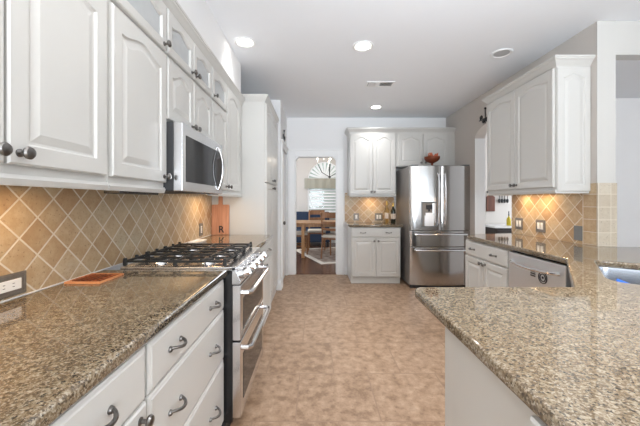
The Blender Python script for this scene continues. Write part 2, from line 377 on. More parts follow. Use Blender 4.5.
# door in the left return wall
dr = struct('door_1', MB().box(-.545, -.525, 4.635, 5.325, .01, 2.08).box(-.525, -.518, 4.72, 5.24, 1.15, 1.98).box(-.525, -.518, 4.72, 5.24, .2, 1.0), 'trim', .003)
mb = MB().lathe([(.028, 0), (.028, .006), (.010, .01), (.010, .028), (.024, .034), (.029, .048), (.022, .06), (.004, .064)], (-.525, 4.70, .945), (1, 0, 0), 18)
obj('door_handle', mb, 'pewter', dr)
mb = MB()
for a, b in ((4.53, 4.635), (5.325, 5.39)): mb.box(-.51, -.49, a, b, 0, 2.17)
mb.box(-.51, -.49, 4.635, 5.325, 2.08, 2.17).box(-.51, -.478, 4.52, 5.395, 2.165, 2.185)
struct('trim_side_door', mb, 'trim', .003)

# ------------------------------------------------------------------ backsplashes
struct('wall_left_backsplash', box(XL, XL+.010, -.35, 3.38, .914, 1.345), 'tile_l')
struct('wall_right_backsplash', box(XR-.010, XR, 2.625, YA, .914, 1.40), 'tile_r')
struct('wall_right_backsplash_border', box(XR-.010, XR, Y0-.008, 2.625, .914, 1.425), 'tile_s')
struct('wall_right_backsplash_end', box(XR-.010, XR+.145, Y0-.018, Y0-.006, .914, 1.425), 'tile_e')
struct('wall_back_backsplash', box(.50, 1.36, 5.39, 5.40, .914, 1.42), 'tile_b')
mb = MB().sweep([(0, .914), (.003, .914), (.002, .917), (0, .918)], [(XL+.010, -.3), (XL+.010, 3.37)])
struct('trim_left_caulk', mb, 'trim')

# ------------------------------------------------------------------ cabinet kit (local frame: front faces -y, x runs right)
def archf(s): 
    a = abs(s)
    return 0 if a > .86 else (.5+.5*math.cos(PI*a/.86))**.75
def panel(mb, x0, z0, w, h, y0, t=.02, fr=.055, arch=.035, glass=False):
    NB, NTp = 2, 20
    def ring(d, y, ar):
        xs0, xs1 = x0+d, x0+w-d; pts = [(xs0, y, z0+d), (xs1, y, z0+d)]
        for k in range(NTp+1):
            s = 1-2*k/NTp; x = (xs0+xs1)/2+s*(xs1-xs0)/2
            pts.append((x, y, z0+h-d-ar*(1-archf(s))))
        return pts
    R = [ring(0, y0+t, 0), ring(0, y0+.005, 0), ring(.005, y0, 0), ring(fr, y0, arch), ring(fr+.006, y0+.007, arch)]
    if glass:
        R += [ring(fr+.007, y0+t, arch)]
        mb.loops(R, False, False)
        # back ring closing the frame
        mb.loops([ring(0, y0+t, 0), ring(fr+.007, y0+t, arch)], False, False)
    else:
        R += [ring(fr+.013, y0+.008, arch), ring(fr+.038, y0+.0015, arch)]
        mb.loops(R)
    return mb
def slab(mb, x0, z0, w, h, y0, t=.02):
    def r(d, y): return [(x0+d, y, z0+d), (x0+w-d, y, z0+d), (x0+w-d, y, z0+h-d), (x0+d, y, z0+h-d)]
    return mb.loops([r(0, y0+t), r(0, y0+.007), r(.004, y0+.0045), (r(.011, y0+.003)), r(.014, y0)])
def knob(parent, x, z, y0):
    mb = MB().lathe([(.011, 0), (.011, .003), (.006, .006), (.006, .016), (.010, .019), (.0165, .023), (.0175, .028), (.014, .033), (.010, .034), (.007, .0355), (.001, .036)], (x, y0, z), (0, -1, 0), 18)
    return obj('knob', mb, 'pewter', parent)
def pull(parent, x, z, y0, L=.040, name='handle'):
    mb = MB(); pts = []
    for k in range(13):
        s = -1+2*k/12; pts.append((x+s*L, y0-.006-.026*(1-abs(s)**2.6), z-.003*math.cos(s*PI)))
    mb.tube(pts, lambda t: .0062-.0012*abs(2*t-1), 8)
    for s in (-1, 1): mb.lathe([(.0100, 0), (.0100, .003), (.008, .008), (.004, .010)], (x+s*L, y0, z), (0, -1, 0), 14)
    return obj(name, mb, 'pewter', parent)
LY = -.021     # door front plane relative to carcass front
def door(root, x0, z0, w, h, arch=.035, glass=False, kn=None, fr=.055, name='door', hd='knob', lbl=None):
    mb = MB(); panel(mb, x0, z0, w, h, LY, .02, fr, arch, glass); d = obj(name, mb, 'cab', root, 0, 0)
    if lbl: d['label'] = lbl
    if glass: obj('glass_pane', box(x0+fr-.004, x0+w-fr+.004, LY+.012, LY+.016, z0+fr-.004, z0+h-fr+.004), 'frost', d, smooth=0)
    if kn:
        (knob if hd == 'knob' else pull)(d, kn[0], kn[1], LY)
    return d
def drawer(root, x0, z0, w, h, pulls):
    mb = MB(); slab(mb, x0, z0, w, h, LY); d = obj('drawer', mb, 'cab', root, 0, 0)
    for px in pulls: pull(d, px, z0+h/2, LY)
    return d
def wallcab(root, w, d, z0, z1, glassz=None, rail=True):
    """carcass; the part above glassz is a hollow case"""
    zt = glassz or z1
    obj('body', box(0, w, 0, d, z0, zt), 'cab', root, .0015)
    if glassz:
        t = .018; mb = MB().box(0, t, 0, d, zt, z1).box(w-t, w, 0, d, zt, z1).box(t, w-t, 0, d, z1-t, z1)
        obj('case', mb, 'cab', root); obj('case_back', box(t, w-t, d-.012, d, zt, z1-t), 'cabin', root)
        mb = MB().box(t, t+.03, 0, .018, zt, z1-t).box(w-t-.03, w-t, 0, .018, zt, z1-t).box(t+.03, w-t-.03, 0, .018, z1-t-.03, z1-t).box(t+.03, w-t-.03, 0, .018, zt, zt+.03)
        obj('face_frame', mb, 'cab', root)
    if rail:
        mb = MB().prism([(-.012, z0-.012), (-.006, z0), (.02, z0), (.02, z0-.03), (-.004, z0-.03), (-.008, z0-.022)], 'x', 0, w)
        obj('light_rail', mb, 'cab', root, 0, 25)

CROWN = [(0, 2.398), (.006, 2.400), (.007, 2.406), (.014, 2.412), (.028, 2.432), (.034, 2.440), (.040, 2.444), (.042, 2.454), (.048, 2.457), (.048, 2.470), (0, 2.470)]
# ---- left uppers: face x = -.81 (carcass front), local x = world +Y
XU = -.812; zb, zg, zt = 1.352, 2.070, 2.325
DU = abs(XL-XU)-.002
GU = 'white wall cabinets over the left counter'
CRL = [(o*.85, z-.078) for o, z in CROWN]; CRP = [(o*.8, z-.035) for o, z in CROWN]
def upper_left(y0, w, label, build, **kw):
    r = thing('wall_cabinet', label, 'cabinet', (XU, y0, 0), PI/2, GU); build(r); return r
def bA(r):
    w = .80; wallcab(r, w, DU, zb, zt, zg); h = zg-.015-1.377
    door(r, .012, 1.377, .378, h, kn=(.362, 1.408)); door(r, .398, 1.377, .378, h, kn=(.427, 1.408))
    door(r, .012, zg+.005, .378, .24, .03, True, (.365, zg+.03), .045); door(r, .398, zg+.005, .378, .24, .03, True, (.425, zg+.03), .045)
upper_left(.40, .80, 'white raised-panel wall cabinet with two round knobs nearest the camera on the left', bA)
def bB(r):
    w = .447; wallcab(r, w, DU, zb, zt, zg); h = zg-.015-1.377
    door(r, .006, 1.377, .435, h, kn=(.413, 1.408)); door(r, .006, zg+.005, .435, .24, .03, True, (.413, zg+.03), .045)
upper_left(1.203, .447, 'single-door white wall cabinet between the nearest cabinet and the microwave', bB)
def bM(r):
    w = .715; wallcab(r, w, DU, 1.71, zt, zg, rail=False)
    for i in (0, 1):
        x0 = .008+i*.353; kx = x0+.346-.03 if i == 0 else x0+.03
        door(r, x0, 1.722, .346, zg-.015-1.722, .04, kn=(kx, 1.752), fr=.05)
        door(r, x0, zg+.005, .346, .24, .03, True, (kx, zg+.03), .045)
upper_left(1.653, .715, 'short white wall cabinet with arched doors directly above the microwave', bM)
def bD(r):
    w = .40; wallcab(r, w, DU, zb, zt, zg)
    door(r, .01, 1.377, .38, zg-.015-1.377, kn=(.355, 1.408), fr=.05); door(r, .01, zg+.005, .38, .24, .03, True, (.04, zg+.03), .045)
upper_left(2.371, .40, 'narrow white wall cabinet with a small glass door just past the microwave', bD)
def bE(r):
    w = .60; wallcab(r, w, DU, zb, zt)
    door(r, .01, 1.377, .43, zt-.01-1.377, kn=(.04, 1.408)); 
upper_left(2.774, .60, 'tall solid-door white wall cabinet ending against the pantry side', bE)
mb = MB().sweep(CRL, [(XU, .38), (XU, 3.376)])
lab(obj('crown_molding', mb, 'cab', None, 0, 25), 'long white crown molding along the top of the left wall cabinets', 'molding')

# ---- pantry
PX = -.56
r = thing('pantry_cabinet', 'tall white pantry cabinet standing beyond the range on the left', 'cabinet', (PX, 3.382, 0), PI/2)
obj('body', box(0, .985, 0, abs(XL-PX)-.002, 0, 2.37), 'cab', r, .002)
for i in (0, 1):
    x0 = .012+i*.484; kx = x0+.448 if i == 0 else x0+.03
    door(r, x0, 1.49, .477, .865, kn=(kx, 1.53)); door(r, x0, .12, .477, 1.355, 0, kn=(kx, 1.435))
obj('crown', MB().sweep(CRP, [(0, .30), (0, 0), (.985, 0), (.985, .58)]), 'cab', r, 0, 25)

# ---- base cabinets on the left: carcass front x = -.51
XBF = -.506
def basebody(r, w, d, toe=.075, ztop=.872):
    mb = MB().box(0, w, 0, d, .10, ztop).box(0, w, toe, d, 0, .10); obj('body', mb, 'cab', r, .0015)
DB = abs(XL-XBF)-.012
r = thing('base_cabinet', 'white base cabinet with three wide drawers next to the range', 'cabinet', (XBF, .898, 0), PI/2)
basebody(r, .748, DB)
for z0, h in ((.712, .152), (.450, .255), (.115, .328)): drawer(r, .006, z0, .738, h, (.17, .56))
r = thing('base_cabinet', 'white base cabinet with one drawer over a door in the near left corner', 'cabinet', (XBF, .45, 0), PI/2)
basebody(r, .446, DB); drawer(r, .006, .712, .434, .152, (.24,)); door(r, .006, .115, .434, .590, 0, kn=(.405, .672))
r = thing('base_cabinet', 'white base cabinet with two doors at the near end of the left counter', 'cabinet', (XBF, -.30, 0), PI/2)
basebody(r, .748, DB); drawer(r, .006, .712, .738, .152, (.17, .56)); door(r, .006, .115, .366, .590, 0, kn=(.34, .672)); door(r, .378, .115, .366, .590, 0, kn=(.41, .672))
r = thing('base_cabinet', 'white base cabinet between the range and the tall pantry', 'cabinet', (XBF, 2.385, 0), PI/2)
basebody(r, .993, DB); drawer(r, .006, .712, .97, .152, (.25, .75)); door(r, .006, .115, .482, .590, 0, kn=(.45, .672)); door(r, .494, .115, .482, .590, 0, kn=(.53, .672))

# ---- counters from flat outlines with rounded edges
def counter(name, outer, label, holes=(), z0=.876, z1=.914, mat='granite'):
    cu = bpy.data.curves.new(name+'_outline', 'CURVE'); cu.dimensions = '2D'; cu.fill_mode = 'BOTH'
    for pl in [outer]+list(holes):
        sp = cu.splines.new('POLY'); sp.points.add(len(pl)-1); sp.use_cyclic_u = True
        for p, q in zip(sp.points, pl): p.co = (q[0], q[1], 0, 1)
    t = z1-z0; bv = .010; cu.extrude = t/2-bv; cu.bevel_depth = bv; cu.bevel_resolution = 3; cu.offset = -bv
    tmp = bpy.data.objects.new('tmp', cu); C.objects.link(tmp); bpy.context.view_layer.update()
    dg = bpy.context.evaluated_depsgraph_get(); me = bpy.data.meshes.new_from_object(tmp.evaluated_get(dg))
    bpy.data.objects.remove(tmp); bpy.data.curves.remove(cu)
    bm = bmesh.new(); bm.from_mesh(me); bmesh.ops.remove_doubles(bm, verts=bm.verts, dist=1e-5); bmesh.ops.recalc_face_normals(bm, faces=bm.faces)
    bmesh.ops.translate(bm, verts=bm.verts, vec=(0, 0, (z0+z1)/2)); bm.to_mesh(me); bm.free()
    me.materials.clear(); me.materials.append(M[mat])
    for p in me.polygons: p.use_smooth = abs(p.normal.z) < .995
    o = bpy.data.objects.new(name, me); C.objects.link(o); return lab(o, label, 'countertop')
def rounded(pts, rads, n=6):
    out = []; N = len(pts)
    for i in range(N):
        p = Vector(pts[i]); a = Vector(pts[i-1]); b = Vector(pts[(i+1) % N]); r = rads[i]
        if not r: out.append(tuple(p)); continue
        p0 = p+(a-p).normalized()*r; p1 = p+(b-p).normalized()*r
        for k in range(n+1):
            t = k/n; q = p0*(1-t)**2+p*2*t*(1-t)+p1*t*t; out.append(tuple(q))
    return out
counter('countertop', [(XL+.012, -.32), (-.474, -.32), (-.474, 1.652), (XL+.012, 1.652)], 'brown speckled granite countertop along the left wall before the range')
counter('countertop', [(XL+.012, 2.384), (-.474, 2.384), (-.474, 3.378), (XL+.012, 3.378)], 'brown granite countertop between the range and the pantry')
counter('countertop', [(.515, 4.75), (1.335, 4.75), (1.335, 5.388), (.515, 5.388)], 'short brown granite countertop on the back wall cabinet beside the refrigerator')
# the big right-hand counter with a corner sink
u = Vector((.61, .79)).normalized(); v = Vector((u.y, -u.x)); sc_ = Vector((1.724, 1.531))
def su(a, b): q = sc_+u*a+v*b; return (q.x, q.y)
SL, SD = .32, .235
hole = rounded([su(-SL, -SD), su(SL, -SD), su(SL, SD), su(-SL, SD)], [.10, .07, .10, .12])
XRF = 1.600
outer = rounded([(.41, -.35), (3.0, -.35), (3.0, Y0-.02), (XR-.012, Y0-.02), (XR-.012, YA-.05), (XRF+.10, 3.44), (XRF, 3.30), (XRF, 1.98), (1.10, 1.325), (.41, 1.325)],
                [0, 0, 0, 0, 0, .06, .06, .0, .0, .05])
counter('countertop', outer, 'large brown granite countertop with corner sink running from peninsula to right wall', [hole])

# ---- sink
r = thing('sink', 'stainless steel corner sink set under the granite on the right', 'sink', (sc_.x, sc_.y, .66))
def rr(d, z): 
    a = rounded([(-SL+d, -SD+d), (SL-d, -SD+d), (SL-d, SD-d), (-SL+d, SD-d)], [.10, .07, .10, .12])
    return [(u.x*p[0]+v.x*p[1], u.y*p[0]+v.y*p[1], z-.66) for p in a]
obj('basin', MB().loops([rr(-.02, .874), rr(-.006, .874), rr(-.004, .86), rr(.006, .72), rr(.03, .692), rr(.08, .686), rr(.17, .684)], False, True), 'sink', r)
obj('drain', MB().lathe([(.045, 0), (.045, .004), (.03, .005), (.012, .002)], (.02, 0, .0265), (0, 0, 1), 20), 'chrome', r)
# blue brush leaning in the near corner of the sink
a_ = Vector((*su(-.280, -.205), .914)); b_ = Vector((*su(-.250, .12), .775))
r = thing('dish_brush', 'bright blue dish brush leaning in the near corner of the steel sink', 'brush', b_)
obj('brush_handle', MB().tube([(a_-b_)*(k/10) for k in range(2, 11)], lambda t: .008+.005*math.sin(t*PI*.9), 10, flat=.6), 'blue', r)
mb = MB().lathe([(.012, 0), (.028, .004), (.03, .016), (.012, .024)], tuple((a_-b_)*.06), tuple(a_-b_), 16); obj('brush_head', mb, 'white', r)

# ---- right base run
r = thing('base_cabinet', 'white base cabinet with two-pull drawer over two doors beside the dishwasher', 'cabinet', (1.632, 3.362, 0), -PI/2)
basebody(r, .755, .62); drawer(r, .012, .712, .731, .148, (.17, .55))
door(r, .012, .115, .362, .586, 0, kn=(.345, .672), hd='knob'); door(r, .381, .115, .362, .586, 0, kn=(.41, .672), hd='knob')
r = thing('dishwasher', 'stainless steel dishwasher with a bowed bar handle under the right counter', 'dishwasher', (1.650, 2.600, 0), -PI/2)
obj('body', box(.004, .604, .0, .58, .03, .870), 'dark', r)
mb = MB().box(.006, .602, -.040, 0, .105, .860); obj('door', mb, 'dwsteel', r, .006)
hd = MB(); hp = [(.05+.508*k/14, -.048-.045*math.sin(PI*k/14)**.5 if 0 < k < 14 else -.041, .795-.008*math.sin(PI*k/14)) for k in range(15)]
hd.tube(hp, .013, 10); obj('handle', hd, 'chrome', r)
mb = MB()
for rad in (.040, .026): mb.tube([(.40+rad*math.cos(2*PI*k/28), -.0415, .735+rad*math.sin(2*PI*k/28)) for k in range(28)], .0035, 6, closed=True)
mb.box(.392, .408, -.0425, -.040, .728, .744); obj('round_badge', mb, 'ink', r)
mb = MB()
for i in range(3): mb.box(.275, .325, -.042, -.040, .722+i*.016, .732+i*.016)
obj('label_plate', mb, 'ink', r)
obj('toe_panel', box(.006, .602, .05, .06, .0, .10), 'dark', r)
r = thing('base_cabinet', 'white cabinet base under the corner sink counter', 'cabinet', (1.62, 1.3, 0))
pl = [(.05, .665), (-.42, .055), (-.42, -1.6), (1.3, -1.6), (1.3, 1.165), (.05, 1.165+.0)]
pl = [(.04, .660), (-.42, -.22), (-.42, -1.55), (1.3, -1.55), (1.3, 1.165), (.665, 1.165), (.665, .68)]
mb = MB().prism(pl, 'z', 0, .66); obj('body', mb, 'cab', r)
r = thing('peninsula_cabinet', 'white panelled peninsula base under the overhanging granite in the right foreground', 'cabinet', (.432, 1.04, 0), -PI/2)
obj('body', box(0, 1.38, 0, .76, 0, .872), 'cab', r, .002)
for i in range(2):
    mb = MB(); panel(mb, .44+i*.46, .10, .45, .765, LY, .02, .055, 0); obj('door', mb, 'cab', r, 0, 0)
obj('support_panel', box(-.0, .02, .02, .74, 0, .872), 'cab', r)

# ---- right upper cabinet
XRU = 1.985
r = thing('wall_cabinet', 'white two-door wall cabinet with crown on the right wall above tiled backsplash', 'cabinet', (XRU, 3.575, 0), -PI/2)
w = 1.015; d = XR-XRU-.001
obj('body', box(0, w, 0, d, 1.372, 2.40), 'cab', r, .0015)
door(r, .012, 1.395, .495, .985, .03, kn=(.478, 1.435)); door(r, .513, 1.395, .490, .985, .03, kn=(.54, 1.435))
mb = MB().prism([(-.010, 1.366), (-.004, 1.372), (.02, 1.372), (.02, 1.343), (-.004, 1.343), (-.008, 1.35)], 'x', 0, w); mb.box(w-.02, w, .02, d, 1.343, 1.372).box(0, .02, .02, d, 1.343, 1.372)
obj('light_rail', mb, 'cab', r, 0, 25)
CR2 = [(o, z-.004) for o, z in CROWN]
obj('crown', MB().sweep(CR2, [(0, d), (0, -.0), (w, 0), (w, d)]), 'cab', r, 0, 25)
# raised arched panel on the end that faces the camera
mb = MB(); panel(mb, .0, 1.36, d-.005, 1.02, -.0, .012, .05, .03)
mb.v = [(w+.012-p[1], p[0]+.002, p[2]) for p in mb.v]; obj('end_panel', mb, 'cab', r, 0, 0)
for px_, py in ((.35, .14), (.56, .14)):
    pass
def puck(x, y, z, label, e=3.0):
    r = thing('puck_light', label, 'light', (x, y, z))
    obj('rim', MB().lathe([(.034, 0), (.034, -.012), (.028, -.014), (.026, -.010), (.001, -.010)], (0,0,0), (0,0,1), 20), 'chrome', r)
    obj('lens', MB().lathe([(.025, -.0105), (.02, -.0135), (.001, -.014)], (0,0,0), (0,0,1), 16), 'puck', r)
    l = bpy.data.lights.new('puck_glow', 'AREA'); l.shape = 'DISK'; l.size = .05; l.energy = e*.42; l.color = (1, .66, .34)
    o = bpy.data.objects.new('puck_glow', l); C.objects.link(o); o.location = (x, y, z-.02)
puck(2.13, 3.30, 1.3715, 'round under-cabinet puck light farther from the camera on the right')
puck(2.13, 3.02, 1.3715, 'round under-cabinet puck light nearer the camera on the right')
puck(.95, 5.22, 1.3715, 'round under-cabinet puck light under the back wall cabinet', 2.6)

def strip(y0, y1, z, e, label):
    r = thing('under_cabinet_light', label, 'light', (-.955, (y0+y1)/2, z)); h = (y1-y0)/2
    obj('housing', box(-.05, .05, -h, h, -.012, 0), 'white', r, .002)
    obj('diffuser', box(-.044, .044, -h+.01, h-.01, -.014, -.012), 'striplens', r)
    l = bpy.data.lights.new('strip_glow', 'AREA'); l.shape = 'RECTANGLE'; l.size = .09; l.size_y = 2*h; l.energy = e; l.color = (1, .66, .34)
    o = bpy.data.objects.new('strip_glow', l); C.objects.link(o); o.location = (-.955, (y0+y1)/2, z-.018)
M['striplens'] = emit('warm_strip_lens', (1, .72, .42, 1), .8)
strip(.85, 1.19, 1.3515, 1.2, 'slim warm under-cabinet light beneath the nearest left wall cabinet')
strip(2.80, 3.10, 1.3515, 1.5, 'slim warm under-cabinet light beneath the cabinet past the microwave')
# ---- back wall cabinets
r = thing('wall_cabinet', 'white two-door wall cabinet above the wine bottles on the back wall', 'cabinet', (.545, 5.055, 0))
obj('body', box(0, .757, 0, .343, 1.372, 2.40), 'cab', r, .0015)
door(r, .010, 1.395, .366, .975, .045, kn=(.352, 1.43)); door(r, .381, 1.395, .366, .975, .045, kn=(.405, 1.43))
obj('light_rail', MB().prism([(-.012, 1.366), (-.004, 1.372), (.02, 1.372), (.02, 1.343), (-.006, 1.343)], 'x', 0, .757), 'cab', r, 0, 25)
r = thing('wall_cabinet', 'short white two-door wall cabinet above the refrigerator', 'cabinet', (1.304, 5.055, 0))
obj('body', box(0, .972, 0, .343, 1.842, 2.40), 'cab', r, .0015)
door(r, .030, 1.862, .40, .508, .04, kn=(.40, 1.90)); door(r, .438, 1.862, .40, .508, .04, kn=(.468, 1.90))
mb = MB().sweep(CROWN, [(.545, 5.398), (.545, 5.055), (2.276, 5.055)])
lab(obj('crown_molding', mb, 'cab', None, 0, 25), 'white crown molding on top of the cabinets on the back wall', 'molding')
r = thing('base_cabinet', 'white base cabinet with drawer and two doors on the back wall left of the refrigerator', 'cabinet', (.545, 4.790, 0))
mb = MB().box(0, .760, 0, .605, .10, .872).box(0, .760, .03, .605, 0, .10); obj('body', mb, 'cab', r, .0015)
drawer(r, .010, .725, .740, .135, (.18, .575))
door(r, .010, .115, .366, .600, 0, kn=(.350, .665)); door(r, .384, .115, .366, .600, 0, kn=(.412, .665))

# ---- refrigerator
r = thing('refrigerator', 'stainless steel french-door refrigerator with water dispenser and two bottom drawers', 'refrigerator', (1.375, 4.50, 0))
fw = .888
obj('body', box(.006, fw-.006, .075, .84, .03, 1.795), 'fridgeside', r, .006)
obj('hinge_cover', MB().box(.02, .12, .02, .16, 1.796, 1.81).box(fw-.12, fw-.02, .02, .16, 1.796, 1.81), 'greyplate', r, .004)
def bowed(x0, x1, z0, z1):
    n = 14; pts = []
    for k in range(n+1):
        t = k/n; x = x0+(x1-x0)*t; xx = (x-fw/2)/(fw/2)
        y = .0+.042*xx*xx
        e = min(t, 1-t)*(x1-x0)
        if e < .012: y += .010*(1-e/.012)**2
        pts.append((x, y))
    pts += [(x1, .072), (x0, .072)]
    return MB().prism(pts, 'z', z0, z1)
mid = fw/2
doorL = obj('door', bowed(.0, mid-.003, .850, 1.795), 'steelv', r, .004, 30)
doorR = obj('door', bowed(mid+.003, fw, .850, 1.795), 'steelv', r, .004, 30)
dwm = obj('drawer', bowed(0, fw, .615, .842), 'steelv', r, .004, 30)
dwl = obj('drawer', bowed(0, fw, .050, .607), 'steelv', r, .004, 30)
def vh(x, par):
    pts = [(x, .012, .93)]+[(x, -.020-.035*math.sin(PI*k/12)**.6, .95+.72*k/12) for k in range(13)]+[(x, .012, 1.69)]
    obj('handle', MB().tube(pts, .013, 10), 'chrome', par)
vh(mid-.045, doorL); vh(mid+.045, doorR)
def hh(z, par):
    pts = [(.07, .03, z)]+[(.07+.735*k/14, -.022-.020*math.sin(PI*k/14), z) for k in range(15)]+[(fw-.07, .03, z)]
    obj('handle', MB().tube(pts, .014, 10, flat=.9), 'chrome', par)
hh(.795, dwm); hh(.565, dwl)
dx, dw, dz = .160, .215, -.03
mb = MB().box(dx, dx+dw, .0, .03, 1.28+dz, 1.30+dz).box(dx, dx+dw, .0, .03, .93+dz, .945+dz).box(dx, dx+.012, .0, .03, .945+dz, 1.28+dz).box(dx+dw-.012, dx+dw, .0, .03, .945+dz, 1.28+dz)
dp = obj('dispenser', mb, 'greyplate', doorL, .002)
obj('dispenser_recess', box(dx+.012, dx+dw-.012, .0035, .029, .945+dz, 1.28+dz), 'plate', dp)
obj('dispenser_paddle', MB().box(dx+.055, dx+dw-.055, -.010, .004, .98+dz, 1.14+dz).box(dx+.040, dx+dw-.040, -.008, .004, .945+dz, 1.10+dz), 'dwsteel', dp, .003)
obj('dispenser_nozzle', MB().box(dx+.065, dx+dw-.065, -.020, .003, 1.19+dz, 1.255+dz).cyl((dx+dw/2, -.008, 1.19+dz), (dx+dw/2, -.008, 1.16+dz), .012), 'ink', dp, .003)
obj('toe_grille', box(.01, fw-.01, .06, .09, .0, .05), 'dark', r)
# pedestal bowl on the fridge
r = thing('pedestal_bowl', 'copper-coloured footed bowl standing on top of the refrigerator', 'bowl', (1.775, 4.74, 1.7955))
obj('bowl', MB().lathe([(.062, 0), (.058, .010), (.020, .026), (.016, .055), (.034, .066), (.085, .090), (.112, .125), (.116, .158), (.109, .158), (.10, .128), (.066, .098), (.001, .092)], (0,0,0), (0,0,1), 28), 'bronze', r)
proto = None
for k in range(9):
    a = k*2.4; rad = .02+.007*k
    if k == 0:
        q = MB(); q.loops([[(w_*math.cos(2*PI*j/8), .01*math.sin(2*PI*j/8), z_) for j in range(8)] for w_, z_ in ((.003, 0), (.013, .025), (.017, .048), (.009, .072), (.001, .09))])
        proto = obj('dried_leaf', q, 'leaf'); o = proto
    else:
        o = proto.copy(); C.objects.link(o)
    o.location = (1.775+rad*math.cos(a), 4.74+rad*math.sin(a), 1.7955+.135); o.rotation_euler = (.35*math.sin(a)*-1-.0, .5*math.cos(a)+(.5 if k == 8 else 0), a)
    lab(o, 'orange-red dried leaf sticking up out of the copper footed bowl', 'leaf', 'dried leaves in the copper bowl')

# ---- wine bottles
def bottle(x, y, z, R, Hh, mat, label, cap, group=None):
    r = thing('wine_bottle', label, 'bottle', (x, y, z))
    obj('glass_body', MB().lathe([(R*.9, 0), (R, .006), (R, Hh*.58), (R*.85, Hh*.66), (R*.38, Hh*.76), (R*.34, Hh*.95), (R*.4, Hh*.955), (R*.4, Hh)], (0,0,0), (0,0,1), 20), mat, r)
    obj('paper_label', MB().lathe([(R+.0008, Hh*.22), (R+.0008, Hh*.48)], (0,0,0), (0,0,1), 20), 'wax', r)
    obj('foil_cap', MB().lathe([(R*.42, Hh*.84), (R*.44, Hh*1.003), (.001, Hh*1.004)], (0,0,0), (0,0,1), 16), cap, r)
bottle(1.165, 5.10, .914, .036, .36, 'bottle_clear', 'pale golden glass bottle, left one of the two on the back counter', 'gold')
bottle(1.265, 5.08, .914, .040, .33, 'bottle_dark', 'dark glass wine bottle with light label, right one on the back counter', 'gold')

# ---- cover plates
def plate(name, label, cat, loc, rot, w, h, gangs, mat='plate', horiz=False, insert='white', tex='outlet'):
    r = thing(name, label, cat, loc, rot)
    mb = MB().box(-w/2, w/2, -.006, 0, -h/2, h/2); obj('cover', mb, mat, r, .003)
    n = gangs
    mb2 = MB().box(-w/2+.004, w/2-.004, -.009, -.006, h/2-.012, h/2-.005).box(-w/2+.004, w/2-.004, -.009, -.006, -h/2+.005, -h/2+.012).box(-w/2+.005, -w/2+.012, -.009, -.006, -h/2+.012, h/2-.012).box(w/2-.012, w/2-.005, -.009, -.006, -h/2+.012, h/2-.012)
    if insert: obj('raised_border', mb2, mat, r, .001)
    if insert:
        for g in range(n):
            cx = (g-(n-1)/2)*.046
            if horiz: f = obj('receptacle', box(-.050, .050, -.010, -.006, -.020, .020), insert, r, .002)
            else: f = obj('receptacle', box(cx-.017, cx+.017, -.010, -.006, -.034, .034), insert, r, .002)
            if tex == 'outlet':
                q = MB()
                for s in (-1, 1):
                    for e in (-1, 1):
                        if horiz: q.box(s*.018-.004, s*.018+.004, -.0106, -.0095, e*.006-.001, e*.006+.001)
                        else: q.box(cx+e*.006-.001, cx+e*.006+.001, -.0106, -.0095, s*.018-.004, s*.018+.004)
                obj('slots', q, 'ink', f)
            else: obj('rocker', MB().box(cx-.010, cx+.010, -.014, -.009, -.022, .022), insert, f, .003)
    return r
plate('wall_outlet', 'horizontal white outlet in a pewter frame on the left backsplash near the camera', 'outlet', (XL+.0105, 1.135, .968), PI/2, .15, .085, 1, horiz=True)
plate('wall_outlet', 'small outlet with dark frame on the left backsplash beside the monogrammed board', 'outlet', (XL+.0105, 3.05, 1.0), PI/2, .085, .125, 1)
plate('light_switch', 'white double switch in dark frame on right backsplash, farther from the camera', 'switch', (XR-.0105, 3.44, 1.03), -PI/2, .125, .125, 2, tex='sw')
plate('light_switch', 'white double switch in dark frame on right backsplash, middle of the three plates', 'switch', (XR-.0105, 3.11, 1.03), -PI/2, .130, .125, 2, tex='sw')
plate('blank_plate', 'plain grey cover plate on the right backsplash near the tile border', 'plate', (XR-.0105, 2.665, 1.005), -PI/2, .085, .125, 0, mat='greyplate', insert=None)
plate('wall_outlet', 'outlet in a dark frame on the back backsplash, the left of two', 'outlet', (.70, 5.3895, 1.005), 0, .095, .125, 1)
plate('light_switch', 'double white switch in dark frame on the back backsplash beside the bottles', 'switch', (1.09, 5.3895, 1.005), 0, .135, .125, 2, tex='sw')

# ---- trivet, tray, board
r = thing('trivet', 'carved square wooden trivet lying on the left granite counter', 'trivet', (-1.03, 1.45, .9145))
mb = MB().box(-.08, .08, -.085, -.073, 0, .009).box(-.08, .08, .073, .085, 0, .009).box(-.08, -.069, -.073, .073, 0, .009).box(.069, .08, -.073, .073, 0, .009)
obj('frame', mb, 'lightwood', r, .001)
mb = MB()
for i in range(5):
    t = -.052+i*.026; mb.box(t-.0018, t+.0018, -.073, .073, .003, .0085); mb.box(-.069, .069, t-.0018, t+.0018, .003, .0080)
for i in range(5):
    for j in range(5): mb.lathe([(.005, .007), (.0055, .009), (.003, .0095)], (-.052+i*.026, -.052+j*.026, 0), (0,0,1), 8)
obj('lattice', mb, 'carved', r)
obj('lattice_backing', box(-.069, .069, -.073, .073, .0, .003), 'wickerd', r)
r = thing('spoon_rest', 'small white ceramic tray on the counter beyond the range', 'tray', (-1.04, 2.72, .9145))
pts_ = rounded([(-.05, -.12), (.05, -.12), (.05, .12), (-.05, .12)], [.03]*4)
def sc2(f, z): return [(p[0]*f, p[1]*f, z) for p in pts_]
obj('dish', MB().loops([sc2(.85, 0), sc2(1, .016), sc2(.96, .017), sc2(.84, .005)]), 'ceramic', r)
r = thing('cutting_board', 'reddish wooden handled cutting board marked R leaning against the pantry side', 'cutting board', (-1.035, 3.345, .916))
bp_ = [(-.095, 0), (.095, 0), (.095, .315), (.088, .325), (.028, .325), (.022, .335), (.022, .41), (.012, .42), (-.012, .42), (-.022, .41), (-.022, .335), (-.028, .325), (-.088, .325), (-.095, .315)]
mb = MB().prism(bp_, 'y', 0, .018); obj('board', mb, 'board', r, .002)
